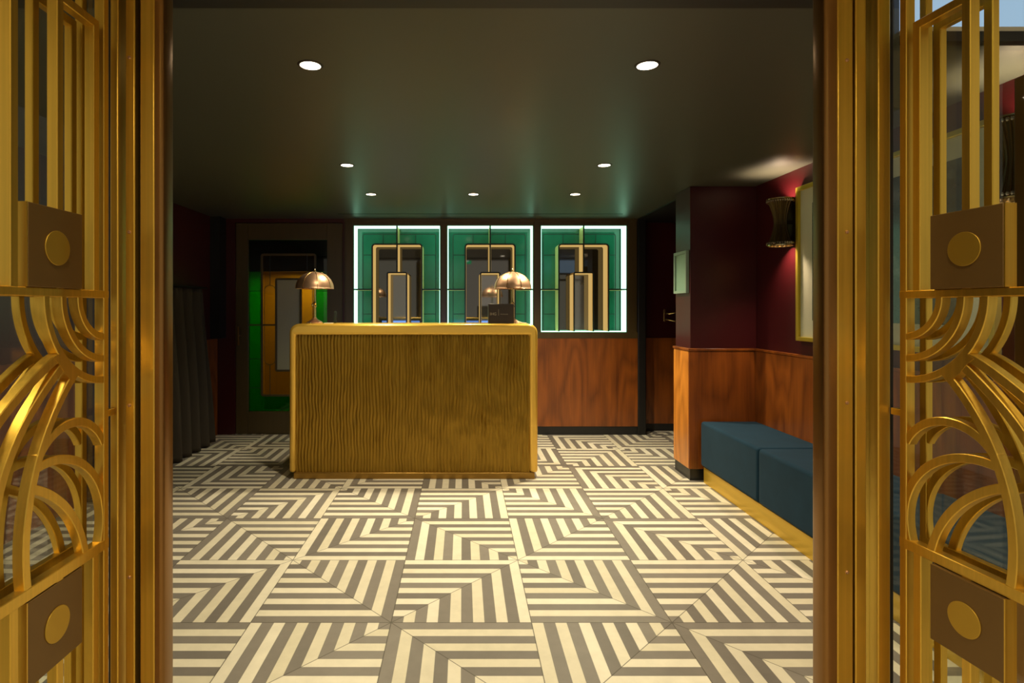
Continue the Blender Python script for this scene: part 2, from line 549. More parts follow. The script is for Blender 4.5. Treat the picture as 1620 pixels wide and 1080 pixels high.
WLAB = ['leftmost of three backlit green glass windows, beside the dark door', 'middle backlit green glass window behind the copper lamp', 'backlit green glass window above bare walnut panelling, beside the black post']
for i, (a, b) in enumerate(WX):
    cx = (a + b) / 2
    root = empty('window_%d' % (i + 1), (cx, YB, WZ0), WLAB[i], 'window', None, 'structure')
    fm = lambda u, v, d: (u, YB + d, v)
    yg = YB + .225
    # diffuser lining of the niche
    w = MB()
    t = .006
    w.box(a, a + t, YB + .006, YB + .185, WZ0, WZ1).box(b - t, b, YB + .006, YB + .185, WZ0, WZ1)
    w.box(a + t, b - t, YB + .006, YB + .185, WZ1 - t, WZ1).box(a + t, b - t, YB + .006, YB + .185, WZ0, WZ0 + t)
    tag(w.build('light_diffuser', M['led'], root), 'glowing green white diffuser round the niche')
    tag(bx(a, b, yg + .004, yg + .010, WZ0, WZ1).build('green_pane', M['green_glass'], root), 'green glass border pane')
    oz, iz = Z(386, YB), Z(431, YB)
    oh, ih = 39.3 * YB / F, 15.2 * YB / F
    pts = rounded_arch(cx, oh, oz, WZ0 + .001, .03)
    tag(MB().prism(pts, lambda u, v: (u, yg, v), lambda u, v: (u, yg + .0035, v)).build('smoked_pane', M['smoke_glass'], root), 'dark smoked mirror pane')
    pts = rounded_arch(cx, ih, iz, WZ0 + .001, .015)
    tag(MB().prism(pts, lambda u, v: (u, yg - .004, v), lambda u, v: (u, yg - .0005, v)).build('mirror_pane', M['mirror_glass'], root), 'grey mirror pane')
    # deep brass fins
    bw, dp = .013, .212
    MB().sweep(rounded_arch(cx, oh, oz, WZ0 + .007, .03), bw, .004, dp, fm, c=.002).build('outer_arch', M['niche_brass'], root)
    MB().sweep(rounded_arch(cx, ih, iz, WZ0 + .007, .015), bw * .9, .004, dp, fm, c=.002).build('inner_arch', M['niche_brass'], root)
    w = MB()
    w.sweep([(cx, WZ1 - .006), (cx, oz + .006)], bw, .004, dp, fm, c=.002).sweep([(cx, oz - .007), (cx, iz + .006)], bw, .004, dp, fm, c=.002)
    w.build('centre_bar', M['niche_brass'], root)
    hz = Z(457.7, YB)
    for x0, x1 in ((a + .006, cx - oh - .006), (cx + oh + .006, b - .006)):
        MB().sweep([(x0, hz), (x1, hz)], bw, .004, dp, fm, c=.002).build('side_bar', M['niche_brass'], root)
    # dark facing that paints the shade on the unlit fronts of the fins
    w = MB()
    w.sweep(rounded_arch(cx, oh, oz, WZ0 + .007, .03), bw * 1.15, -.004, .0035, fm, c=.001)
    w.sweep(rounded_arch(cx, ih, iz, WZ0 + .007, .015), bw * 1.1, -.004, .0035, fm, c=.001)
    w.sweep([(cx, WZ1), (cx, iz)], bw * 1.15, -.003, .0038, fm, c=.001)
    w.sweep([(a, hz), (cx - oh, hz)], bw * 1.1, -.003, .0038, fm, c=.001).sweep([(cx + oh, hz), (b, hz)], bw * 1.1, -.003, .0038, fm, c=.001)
    tag(w.build('front_facing', M['lead'], root), 'front edge of the bars, dark with painted shade')
    w = MB()  # glowing strips added for the golden light on the fin sides
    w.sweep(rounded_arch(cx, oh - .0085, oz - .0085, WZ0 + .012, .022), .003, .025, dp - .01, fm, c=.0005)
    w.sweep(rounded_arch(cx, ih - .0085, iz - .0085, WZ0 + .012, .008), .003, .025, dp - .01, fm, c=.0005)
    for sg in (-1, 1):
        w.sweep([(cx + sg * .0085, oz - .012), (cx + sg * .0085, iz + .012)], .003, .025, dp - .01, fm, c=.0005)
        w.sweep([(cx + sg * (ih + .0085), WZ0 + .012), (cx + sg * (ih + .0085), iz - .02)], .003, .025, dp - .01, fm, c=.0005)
    tag(w.build('lit_side_glow', M['fin_glow'], root), 'golden glow painted along the lit sides of the bars')
    # lead lines on the green pane
    fg = lambda u, v, d: (u, yg + d, v)
    w = MB()
    q = .008
    w.sweep(rounded_arch(cx, (b - a) / 2 - .055, WZ1 - .06, WZ0, .02), q, 0, .0038, fg, c=.001)
    for sx in (-.18, .18):
        w.sweep([(cx + sx, WZ1 - .06), (cx + sx, oz)], q * .8, 0, .0038, fg, c=.001)
    for vz in (Z(400, YB), Z(497, YB)):
        w.sweep([(a + .055, vz), (cx - oh, vz)], q * .8, 0, .0038, fg, c=.001).sweep([(cx + oh, vz), (b - .055, vz)], q * .8, 0, .0038, fg, c=.001)
    w.build('lead_line', M['lead'], root)

# ------------------------------------------------------------------ green glass door and the passage behind it
d = empty('door_1', ((DX0 + DX1) / 2, YB, 0), 'dark timber door with green and amber leaded glass', 'door', None, 'structure')
gx0, gx1, gz0, gz1 = X(392, YB), X(517, YB), Z(651, YB), Z(379, YB)
w = MB()
w.box(DX0 + .004, gx0, YB + .01, YB + .06, .006, DZ1 - .004).box(gx1, DX1 - .004, YB + .01, YB + .06, .006, DZ1 - .004)
w.box(gx0, gx1, YB + .01, YB + .06, gz1, DZ1 - .004).box(gx0, gx1, YB + .01, YB + .06, .006, gz0)
w.build('door_leaf', M['dark_wood'], d, bevel=.003)
dcx = X(455, YB)
doz, dob, doh = Z(402, YB), Z(626, YB), 42.5 * YB / F
diz, dib, dih = Z(441, YB), Z(586.5, YB), 19.5 * YB / F
fd = lambda u, v, q: (u, YB + .03 + q, v)
# green border as four panes round the amber field
w = MB()
w.box(gx0, dcx - doh, YB + .034, YB + .038, gz0, gz1).box(dcx + doh, gx1, YB + .034, YB + .038, gz0, gz1)
w.box(dcx - doh, dcx + doh, YB + .034, YB + .038, doz, gz1).box(dcx - doh, dcx + doh, YB + .034, YB + .038, gz0, dob)
tag(w.build('green_pane', M['green_clear'], d), 'green glass border')
w = MB()
w.box(dcx - doh, dcx - dih, YB + .034, YB + .038, dob, doz).box(dcx + dih, dcx + doh, YB + .034, YB + .038, dob, doz)
w.box(dcx - dih, dcx + dih, YB + .034, YB + .038, diz, doz).box(dcx - dih, dcx + dih, YB + .034, YB + .038, dob, dib)
tag(w.build('amber_pane', M['amber_clear'], d), 'amber glass field')
tag(bx(dcx - dih, dcx + dih, YB + .034, YB + .038, dib, diz).build('frosted_pane', M['frost'], d), 'grey frosted centre pane')


def rrect(cx, half, z0, z1, r, n=5):
    return arc(cx - half + r, z0 + r, r, 270, 180, n) + arc(cx - half + r, z1 - r, r, 180, 90, n) + arc(cx + half - r, z1 - r, r, 90, 0, n) + arc(cx + half - r, z0 + r, r, 0, -90, n)


w = MB()
w.sweep(rrect(dcx, doh, dob, doz, .02), .022, -.005, .012, fd, True, .002)
w.sweep(rrect(dcx, dih, dib, diz, .015), .022, -.008, .012, fd, True, .002)
hb = Z(514, YB)
w.sweep([(gx0, hb), (dcx - dih, hb)], .016, -.004, .012, fd, c=.001).sweep([(dcx + dih, hb), (gx1, hb)], .016, -.004, .012, fd, c=.001)
w.build('glazing_bar', M['dark_wood'], d)
w = MB()
for sg in (-1, 1):
    ox = dcx + sg * 29.5 * YB / F
    w.sweep(rrect(ox, 9 * YB / F, Z(577, YB), Z(451, YB), .058, 8), .006, 0, .0035, fd, True, .001)
    w.sweep([(ox, Z(451, YB)), (ox, doz)], .006, 0, .0035, fd, c=.001).sweep([(ox, dob), (ox, Z(577, YB))], .006, 0, .0035, fd, c=.001)
    for py in (460, 568, 614):
        x0, x1 = sorted((dcx + sg * doh, gx0 if sg < 0 else gx1))
        w.sweep([(x0, Z(py, YB)), (x1, Z(py, YB))], .006, 0, .0035, fd, c=.001)
w.build('lead_line', M['lead'], d)
w = MB()
w.lathe([(.0, 0), (.012, 0), (.012, .05), (0, .05)], (DX0 + .05, YB - .04, 1.05), 12, 'y')
w.box(DX0 + .042, DX0 + .058, YB - .05, YB - .035, .95, 1.15)
w.build('door_handle', M['bronze'], d, bevel=.002)
# passage
w = MB()
w.box(-2.75, -2.65, YB + .12, 8.0, 0, 2.4).box(-1.20, -1.10, YB + .30, 8.0, 0, 2.4).box(-2.75, -1.1, 7.6, 7.7, 0, 2.4)
struct(w.build('wall_passage', M['cream']), 'cream passage walls seen through the green glass door', 'wall')
struct(bx(-2.75, -1.1, 7.05, 7.15, 1.80, 2.4).box(-2.75, -1.1, YB + .12, 7.6, 2.38, 2.45).build('trim_14', M['black']), 'dark beam in the passage behind the green glass door', 'beam')

# ------------------------------------------------------------------ reception desk
dx0, dx1, dy = X(457, 4.47), X(851, 4.47), 4.47
dtop = Z(512, 4.47)
desk = empty('reception_desk', ((dx0 + dx1) / 2, 4.7, 0), 'gold reception desk with rippled metal front and rounded corners', 'desk')
r = .075
o_ = [(dx0, .05), (dx0, dtop - r)] + arc(dx0 + r, dtop - r, r, 180, 90, 8)[1:] + arc(dx1 - r, dtop - r, r, 90, 0, 8) + [(dx1, .05)]
ix0, ix1, iz1 = X(467, 4.47), X(838, 4.47), Z(529.5, 4.47)
o_ += [(ix1, .05), (ix1, iz1), (ix0, iz1), (ix0, .05)]
w = MB()
bmv = MB()
# inverted-U surround, front to back
nO = len(o_) - 4
f0 = lambda u, v: (u, dy, v)
f1 = lambda u, v: (u, dy + .40, v)
# front and back faces as quads between outer outline and inner outline
outer = o_[:nO]
inner = [(ix0, .05)] + [(ix0, iz1)] * 1
w.prism(o_, f0, f1)
w.build('surround', M['desk_gold'], desk, bevel=.022, seg=4)
# rippled panel: real relief
w = MB()
nx, nz = 560, 90
x0, x1, z0, z1 = ix0 - .002, ix1 + .002, .05, iz1 + .004
from mathutils import noise as mn
grid = []
for j in range(nz + 1):
    row = []
    zz = z0 + (z1 - z0) * j / nz
    for i in range(nx + 1):
        xx = x0 + (x1 - x0) * i / nx
        ph = xx / .0255 * 2 * pi + 3.4 * mn.noise(Vector((xx * 5, zz * 3.0, 0))) + 2.0 * mn.noise(Vector((xx * 12, zz * 9, 3.0)))
        amp = .0030 + .0018 * mn.noise(Vector((xx * 9, zz * 5, 7)))
        dpt = abs(sin(ph * .5)) * amp * 2 - amp + .0050 * mn.noise(Vector((xx * 20, zz * 7.0, 11))) + .0020 * mn.noise(Vector((xx * 55, zz * 16.0, 5)))
        row.append(w.bm.verts.new((xx, dy + .022 - dpt, zz)))
    grid.append(row)
for j in range(nz):
    for i in range(nx):
        w.bm.faces.new((grid[j][i], grid[j][i + 1], grid[j + 1][i + 1], grid[j + 1][i]))
o = w.build('rippled_front', M['desk_panel'], desk, angle=80)
tag(o, 'rippled hammered gold front panel')
bx(ix0 + .001, ix1 - .001, dy + .032, dy + .39, .05, iz1 - .001).build('carcass', M['desk_panel'], desk)
w = MB()
w.box(X(464, 4.47), X(846, 4.47), dy + .004, dy + .40, 0, .050)
tag(w.build('plinth', M['plinth_gold'], desk, bevel=.006), 'brown gold plinth')
bx(ix0, ix1, dy + .391, dy + 1.0, .72, .755).build('worktop', M['walnut'], desk, bevel=.003)
bx(ix0 + .0, ix0 + .03, dy + .401, dy + .98, 0, .72).build('side_panel', M['walnut'], desk)
bx(ix1 - .03, ix1, dy + .401, dy + .98, 0, .72).build('side_panel', M['walnut'], desk)

# monitors on the worktop behind the desk (seen mirrored in the smoked glass)
mon = empty('computer_monitor', (-.82, 5.02, .755), 'left computer monitor behind the desk, its blue screen mirrored in the leftmost window', 'monitor', 'monitors behind the desk')
bx(-.82 - .26, -.82 + .26, 5.0, 5.025, .87, 1.19).build('screen_back', M['black_card'], mon, bevel=.004)
bx(-.82 - .25, -.82 + .25, 5.0255, 5.027, .88, 1.18).build('screen', M['screen'], mon)
bx(-.85, -.79, 4.97, 4.9995, .80, 1.0).box(-.82 - .1, -.82 + .1, 4.93, 5.10, .755, .765).box(-.84, -.80, 4.975, 5.0, .765, .80).build('stand', M['black_card'], mon)
m2 = copy_tree(mon)
m2.location = (.10, 5.02, .755)
m2['label'] = 'right computer monitor behind the desk, its blue screen mirrored in the middle window'


# ------------------------------------------------------------------ table lamps
def table_lamp(x, y, label):
    z = dtop
    t = empty('table_lamp', (x, y, z), label, 'lamp', 'copper lamps on the desk')
    MB().lathe([(0, 0), (.062, 0), (.064, .005), (.058, .012), (.040, .022), (.022, .034), (.013, .046), (.0, .046)], (x, y, z), 40).build('lamp_base', M['copper'], t)
    MB().lathe([(0, .044), (.012, .044), (.010, .06), (.0095, .13), (.016, .136), (.016, .144), (.010, .150), (.016, .158), (.012, .166), (.0085, .178), (.0085, .33), (.012, .335), (0, .335)], (x, y, z), 24).build('stem', M['lamp_brass'], t)
    R, hh, s0 = .152, .135, .285
    prof = []
    for k in range(15):
        a = pi / 2 * k / 14
        prof.append((R * sin(a), s0 + hh * cos(a)))
    inner = [(rr * .985, zz - .003) for rr, zz in reversed(prof)]
    prof = [(max(p[0], 0), p[1]) for p in prof] + [(R + .003, s0 - .004), (R - .003, s0 - .004)] + inner[:-1] + [(0, s0 + hh - .003)]
    w = MB()
    w.lathe(prof, (x, y, z), 48)
    sh = w.build('lamp_shade', M['copper'], t)
    w = MB()
    for k in range(8):
        a = 2 * pi * k / 8 + .39
        w.tube([(x + (R + .0015) * sin(q) * cos(a), y + (R + .0015) * sin(q) * sin(a), z + s0 + (hh + .001) * cos(q)) for q in [pi / 2 * j / 10 for j in range(1, 11)]], .0022, 6)
    w.build('rib', M['lamp_brass'], sh)
    MB().lathe([(0, s0 + hh - .002), (.010, s0 + hh - .001), (.006, s0 + hh + .008), (.008, s0 + hh + .014), (.004, s0 + hh + .024), (0, s0 + hh + .027)], (x, y, z), 16).build('finial', M['lamp_brass'], t)
    w = MB()
    for k in range(3):
        a = 2 * pi * k / 3 - .5
        w.lathe([(0, -.02), (.012, -.018), (.016, .0), (.011, .022), (.008, .03), (0, .03)], (x + .035 * cos(a), y + .035 * sin(a), z + s0 + .012), 14)
        w.tube([(x, y, z + s0 + .05), (x + .035 * cos(a), y + .035 * sin(a), z + s0 + .04)], .004, 6)
    w.build('bulb_holder', M['copper'], t)
    w = MB()
    w.tube([(x - .012, y - .03, z + s0 + .03), (x - .012, y - .03, z + .160)], .0012, 6).lathe([(0, .135), (.006, .139), (.008, .147), (.005, .158), (0, .162)], (x - .012, y - .03, z), 12)
    w.build('pull_chain', M['lamp_brass'], t)
    return t


LY = 4.66
table_lamp(X(498, LY), LY, 'copper domed table lamp standing alone on the dark end of the desk')
table_lamp(X(811, LY), LY, 'copper domed table lamp standing behind the black sign box')

# sign box on the desk
sy = 4.56
bxo = empty('sign_box', (X(793, sy), sy, dtop), 'small black card box sign with grey lettering in front of a lamp', 'sign')
sx0, sx1, sz1 = X(772.5, sy), X(810.5, sy), Z(480.5, sy)
w = MB()
w.box(sx0, sx1 + .014, sy, sy + .07, dtop + .0005, sz1)
w.build('box_body', M['black_card'], bxo, bevel=.003)


def text_mesh(name, txt, size, loc, mat, parent, rot=(pi / 2, 0, 0), depth=.0004):
    cu = bpy.data.curves.new(name, 'FONT')
    cu.body = txt
    cu.size = size
    cu.extrude = depth
    tmp = bpy.data.objects.new(name + '_tmp', cu)
    COL.objects.link(tmp)
    dg = bpy.context.evaluated_depsgraph_get()
    me = bpy.data.meshes.new_from_object(tmp.evaluated_get(dg))
    bpy.data.objects.remove(tmp)
    me.materials.append(mat)
    o = bpy.data.objects.new(name, me)
    COL.objects.link(o)
    o.parent = parent
    o.rotation_euler = rot
    off = Vector()
    w_ = parent
    while w_ is not None:
        off += w_.location
        w_ = w_.parent
    o.location = Vector(loc) - off
    return o


text_mesh('lettering', 'IHG', .031, (X(775, sy), sy - .0006, Z(498.5, sy)), M['print_grey'], bxo)
text_mesh('lettering', 'One Rewards', .011, (X(791.5, sy), sy - .0006, Z(497.5, sy)), M['print_grey'], bxo)
bx(X(788.6, sy), X(789.0, sy), sy - .0008, sy - .0002, Z(499, sy), Z(489, sy)).build('divider_line', M['print_grey'], bxo)

# small things on the desk
vy = 4.62
vx = X(530.5, vy)
w = MB()
w.lathe([(0, 0), (.012, 0), (.010, .004), (.0095, .10), (.0085, .10), (.0085, .012), (0, .012)], (vx, vy, dtop), 20)
tag(w.build('bud_vase', thin_glass('vase_glass', (.86, .88, .80), ior=1.7)), 'slim clear glass bud vase on the desk by the dark door', 'vase')
for k, (px, sg) in enumerate(((486, 0), (490, .4))):
    o = MB().lathe([(0, 0), (.010, 0), (.011, .002), (.010, .005), (0, .007)], (X(px, 4.56), 4.56 + .02 * k, dtop + .0005), 16).build('metal_button', M['lamp_brass'])
    tag(o, ['outer tiny metal button beside the left lamp base', 'inner tiny metal button beside the left lamp base'][k], 'button', 'tiny metal buttons on the desk')
o = bx(X(513, 4.58), X(526, 4.58), 4.56, 4.62, dtop + .0005, dtop + .004).build('white_card', M['white'])
tag(o, 'thin white card lying between lamp and glass vase', 'card')
pen = empty('counter_pen', (X(817, 4.56), 4.57, dtop), 'pale pen in a copper stand beside the sign box', 'pen')
MB().lathe([(0, 0), (.014, 0), (.013, .006), (.006, .022), (0, .024)], (X(817, 4.56), 4.57, dtop + .0005), 18).build('pen_stand', M['copper'], pen)
MB().tube([(X(817, 4.56), 4.57, dtop + .024), (X(820, 4.56), 4.575, dtop + .016), (X(826, 4.56), 4.58, dtop + .006), (X(833, 4.56), 4.585, dtop + .003)], .003, 8).build('pen_body', M['white'], pen)

# ------------------------------------------------------------------ upholstered bench
bX = 1.84
bench = empty('upholstered_bench', (2.06, 3.2, 0), 'long navy velvet bench on a brass base along the wall', 'bench')
tag(bx(1.857, XR - .02, 1.85, 4.385, 0, .122).build('brass_base', M['bench_gold'], bench, bevel=.003), 'brass covered base')
for k, (ya, yb) in enumerate(((3.551, 4.405), (2.70, 3.547), (1.85, 2.696))):
    w = MB()
    w.box(bX, XR - .019, ya, yb, .124, .470)
    w.build('cushion', M['velvet'], bench, bevel=.022, seg=4)

# ------------------------------------------------------------------ sconce and picture on the right wall
sxc, syc = 2.205, 3.95
sc_ = empty('wall_sconce', (XR, syc, 1.95), 'dark ribbed hourglass wall sconce with beaded rims glowing on red wall', 'wall lamp')
zt, zb = Z(316, 3.95), Z(388, 3.95)
zm = (zt + zb) / 2
hh = (zt - zb) / 2
w = MB()
n = 72
rings = []
for k in range(21):
    h = -1 + 2 * k / 20
    r = .040 + .038 * abs(h) ** 1.6
    ring = []
    for i in range(n):
        a = 2 * pi * i / n
        rr = r * (1 + .05 * (1 if i % 4 < 2 else -1))
        ring.append(w.bm.verts.new((sxc + rr * cos(a), syc + rr * sin(a), zm + hh * h)))
    rings.append(ring)
for a, b in zip(rings, rings[1:]):
    for i in range(n):
        w.bm.faces.new((a[i], a[(i + 1) % n], b[(i + 1) % n], b[i]))
w.build('sconce_body', M['sconce_dark'], sc_, angle=20)
for zz in (zt, zb):
    w = MB()
    for i in range(36):
        a = 2 * pi * i / 36
        c = (sxc + .082 * cos(a), syc + .082 * sin(a), zz - .012 * (1 if zz > zm else -1))
        w.lathe([(0, -.010), (.005, -.007), (.0068, 0), (.005, .007), (0, .010)], c, 6)
    w.build('bead_rim', M['crystal'], sc_)
    w = MB()
    w.lathe([(.078, -.003), (.088, -.003), (.088, .003), (.078, .003), (.078, -.003)], (sxc, syc, zz + (.002 if zz > zm else -.002)), 48, cap=False)
    w.build('rim_ring', M['lamp_brass'], sc_)
MB().lathe([(0, -.006), (.03, -.006), (.03, .006), (0, .006)], (sxc, syc, zm + .05), 20).build('bulb', M['glow'], sc_)
MB().lathe([(0, -.006), (.03, -.006), (.03, .006), (0, .006)], (sxc, syc, zm - .05), 20).build('bulb', M['glow'], sc_)
bx(sxc + .02, XR - .012, syc - .014, syc + .014, zm - .014, zm + .014).build('bracket', M['sconce_dark'], sc_)
bx(XR - .012, XR - .0005, syc - .06, syc + .055, zm - .12, zm + .12).build('wall_plate', M['sconce_dark'], sc_, bevel=.004)

sc2 = copy_tree(sc_)
sc2.location.y = 2.27
sc2['label'] = 'dark ribbed hourglass wall sconce nearer the entrance, seen only through the gate'
py0, py1, pz0, pz1 = 2.42, 3.865, 1.123, 2.161
pic = empty('framed_picture', (XR, (py0 + py1) / 2, (pz0 + pz1) / 2), 'large gold framed dark picture with pale mat above the bench', 'picture')
fr_ = .028
w = MB()
w.box(XR - .035, XR - .0005, py0, py0 + fr_, pz0, pz1).box(XR - .035, XR - .0005, py1 - fr_, py1, pz0, pz1)
w.box(XR - .035, XR - .0005, py0 + fr_, py1 - fr_, pz0, pz0 + fr_).box(XR - .035, XR - .0005, py0 + fr_, py1 - fr_, pz1 - fr_, pz1)
w.build('picture_frame', M['frame_gold'], pic, bevel=.003)
bx(XR - .016, XR - .001, py0 + fr_, py1 - fr_, pz0 + fr_, pz1 - fr_).build('mat_board', M['mat_board'], pic)
bx(XR - .018, XR - .0165, py0 + .16, py1 - .16, pz0 + .14, pz1 - .13).build('print', M['print'], pic)

# notice frame on the pier side
nz0, nz1 = 1.463, 1.80
nt_ = empty('notice_frame', (1.781, 4.6, (nz0 + nz1) / 2), 'small pale green framed notice on the narrow side of the pier', 'notice')
w = MB()
ya, yb, f_ = 4.475, 4.735, .022
w.box(1.755, 1.7805, ya, ya + f_, nz0, nz1).box(1.755, 1.7805, yb - f_, yb, nz0, nz1)
w.box(1.755, 1.7805, ya + f_, yb - f_, nz0, nz0 + f_).box(1.755, 1.7805, ya + f_, yb - f_, nz1 - f_, nz1)
w.build('frame', M['notice_frame'], nt_, bevel=.002)
bx(1.770, 1.780, ya + f_, yb - f_, nz0 + f_, nz1 - f_).build('notice_sheet', M['notice'], nt_)

# hook in the alcove
hk = empty('wall_hook', (2.24, YA, 1.27), 'dim brass double hook on the alcove wall, half behind the pier', 'hook')
bx(2.205, 2.235, YA - .012, YA - .0005, 1.20, 1.335).build('hook_plate', M['lamp_brass'], hk, bevel=.003)
MB().tube([(2.22, YA - .012, 1.29), (2.25, YA - .05, 1.285), (2.30, YA - .07, 1.295), (2.345, YA - .07, 1.315)], .010, 8).build('prong', M['lamp_brass'], hk)
MB().tube([(2.22, YA - .012, 1.225), (2.26, YA - .05, 1.215), (2.31, YA - .06, 1.205), (2.33, YA - .06, 1.215)], .008, 8).build('prong', M['lamp_brass'], hk)

# ------------------------------------------------------------------ curtain on the left
cur = empty('hanging_curtain', (-2.5, 5.2, 0), 'dark grey pleated curtain hanging on a low rail along the left wall', 'curtain')
w = MB()
ny, nz = 260, 40
ctop = 1.525
rows = []
for j in range(nz + 1):
    t = j / nz
    zz = ctop - (ctop - .012) * t
    row = []
    for i in range(ny + 1):
        s = i / ny
        yy = 3.9 + 1.66 * s + t * .12 * s
        fold = sin(s * 2 * pi * 9 + .6 * sin(s * 9) + .5 * sin(t * 3 + s * 5))
        head = max(0, 1 - t / .07)
        amp = .030 + .028 * min(1, t * 1.6)
        xx = XL + .085 + .03 * t + amp * fold + .012 * head * sin(s * 2 * pi * 45)
        row.append(w.bm.verts.new((xx, yy, zz)))
    rows.append(row)
for j in range(nz):
    for i in range(ny):
        w.bm.faces.new((rows[j][i], rows[j][i + 1], rows[j + 1][i + 1], rows[j + 1][i]))
o = w.build('curtain_cloth', M['curtain'], cur, angle=70)
md = o.modifiers.new('Solid', 'SOLIDIFY')
md.thickness = .003
MB().tube([(XL + .075, 3.85, ctop + .018), (XL + .075, 5.66, ctop + .018)], .010, 12).tube([(XL + .001, 5.6, ctop + .018), (XL + .075, 5.6, ctop + .018)], .008, 10).tube([(XL + .001, 4.0, ctop + .018), (XL + .075, 4.0, ctop + .018)], .008, 10).build('rail', M['black'], cur)

# ceiling of the vestibule behind the photographer, with the exit sign mirrored in the middle window
ZV = 2.62
struct(bx(-2.8, 2.8, -2.6, 1.399, ZV, ZV + .08).build('ceiling_vestibule', M['cream']), 'vestibule ceiling in front of the entrance', 'ceiling')
ex = empty('exit_sign', (.02, -.6, ZV), 'green exit sign hanging in the vestibule, mirrored in the middle window', 'sign')
bx(-.16, .20, -.62, -.601, 2.37, 2.53).build('sign_body', M['white'], ex)
for q in (-.10, .14):
    bx(q - .006, q + .006, -.615, -.605, 2.531, ZV - .0005).build('hanging_rod', M['black'], ex)
bx(-.155, .195, -.6005, -.599, 2.375, 2.525).build('sign_face', M['exit_green'], ex)
MB().prism([(.03, 2.44), (.10, 2.44), (.10, 2.41), (.15, 2.45), (.10, 2.49), (.10, 2.46), (.03, 2.46)], lambda u, v: (u, -.5985, v), lambda u, v: (u, -.5975, v)).build('arrow_symbol', M['exit_white'], ex)
bx(-.12, -.05, -.5985, -.5975, 2.395, 2.505).build('doorway_symbol', M['exit_white'], ex)

# ------------------------------------------------------------------ downlights
LIGHTS = [(491, 103, 'leftmost downlight in the ceiling just inside the entrance'), (1024, 103, 'rightmost downlight in the ceiling just inside the entrance'),
          (549, 261, 'left downlight of the pair in front of the desk'), (956, 261, 'right downlight of the pair in front of the desk'),
          (587, 307, 'left downlight of three above the desk, before the windows'), (749, 307, 'middle downlight of three above the desk, before the windows'), (910, 307, 'right downlight of three above the desk, before the windows')]


def spot(name, loc, power, size, blend, col, rad=.03, target=None):
    L = bpy.data.lights.new(name, 'SPOT')
    L.energy = power
    L.spot_size = radians(size)
    L.spot_blend = blend
    L.color = col
    L.shadow_soft_size = rad
    o = bpy.data.objects.new(name, L)
    COL.objects.link(o)
    o.location = loc
    if target is not None:
        o.rotation_euler = (Vector(target) - Vector(loc)).to_track_quat('-Z', 'Y').to_euler()
    return o


WARM = (1.0, 0.87, 0.58)
first = None
for i, (px, py, lab) in enumerate(LIGHTS):
    y = (ZC - H) * F / (CY - py)
    x = X(px, y)
    if first is None:
        t = empty('ceiling_downlight', (x, y, ZC), lab, 'downlight', 'recessed ceiling downlights')
        MB().lathe([(.040, -.0035), (.047, -.003), (.050, 0), (.040, 0), (.040, -.0035)], (x, y, ZC), 40, cap=False).build('trim_ring', M['black_card'], t)
        MB().lathe([(0, -.002), (.041, -.002), (.041, -.0005), (0, -.0005)], (x, y, ZC), 40).build('lens', M['bulb'], t)
        first = t
    else:
        t = copy_tree(first)
        t.location = (x, y, ZC)
        t['label'] = lab
    P = [70, 70, 92, 78, 80, 80, 220][i]
    spot('downlight_beam', (x, y, ZC - .02), P, 124, 1.0, WARM, .04)

# ------------------------------------------------------------------ brass entrance: jambs
def jamb(name, label, posts, glass, screws, sgn, innerx):
    root = empty(name, (innerx, 1.40, 0), label, 'door frame', None, 'structure')
    zt_ = 2.284
    # bronze post with a rounded inner face
    w = MB()
    y0, y1 = 1.40, 1.458
    a, b = innerx, innerx + sgn * .030
    pts = [(b, y0), (b, y1)] + [(a + sgn * .018 - sgn * .018 * cos(radians(q)), (y1 - .012) + .012 * sin(radians(q))) for q in (90, 60, 30, 0)] + [(a + sgn * .010 - sgn * .010 * cos(radians(q)), y0 + .010 - .010 * sin(radians(q))) for q in (0, 30, 60, 90)]
    w.prism(pts, lambda u, v: (u, v, 0), lambda u, v: (u, v, zt_))
    w.build('bronze_post', M['bronze'], root)
    for nm, xa, xb, ya, yb, mt in posts:
        xa, xb = min(xa, xb), max(xa, xb)
        bx(xa, xb, ya, yb, 0, zt_).build(nm, M[mt], root, bevel=.003)
    xa, xb = sorted(glass)
    bx(xa, xb, 1.425, 1.431, 0, zt_).build('glass_strip', M['clear'], root)
    sx, sy = screws
    for py in ((91, 367, 641, 913) if sgn < 0 else (95, 367, 637, 905)):
        MB().lathe([(0, -.0030), (.003, -.0028), (.0042, -.0012), (.0045, .0005), (0, .0005)], (sx, sy, Z(py, sy)), 14, 'y').build('screw', M['copper'], root)
    return root


k14 = 1.40 / F
rx = lambda px: (px - CX) * k14
jamb('trim_15', 'bronze and brass door frame beside the gate on the right', [
    ('screw_rail', rx(1324), rx(1349), 1.398, 1.45, 'brass'), ('rail', rx(1352.5), rx(1370), 1.398, 1.44, 'brass'),
    ('rail', rx(1388), rx(1408), 1.398, 1.445, 'brass'), ('gap_shade', rx(1349.5), rx(1352), 1.41, 1.44, 'dark_gap'), ('gap_shade', rx(1408.5), rx(1420), 1.412, 1.45, 'dark_gap')],
    (rx(1370.2), rx(1387.8)), (rx(1339), 1.3975), 1, rx(1305))
jamb('trim_16', 'bronze and brass door frame beside the gate on the left', [
    ('rail', rx(222), rx(245), 1.398, 1.44, 'brass'), ('gap_shade', rx(215), rx(221.5), 1.415, 1.45, 'dark_gap'), ('gap_shade', rx(246), rx(252), 1.41, 1.45, 'dark_gap'),
    ('screw_rail', rx(199), rx(214), 1.398, 1.44, 'brass'), ('rail', rx(177), rx(190), 1.392, 1.44, 'brass'), ('gap_shade', rx(163), rx(176), 1.42, 1.45, 'dark_gap')],
    (rx(190.2), rx(198.8)), (rx(205.5), 1.3975), -1, rx(258))


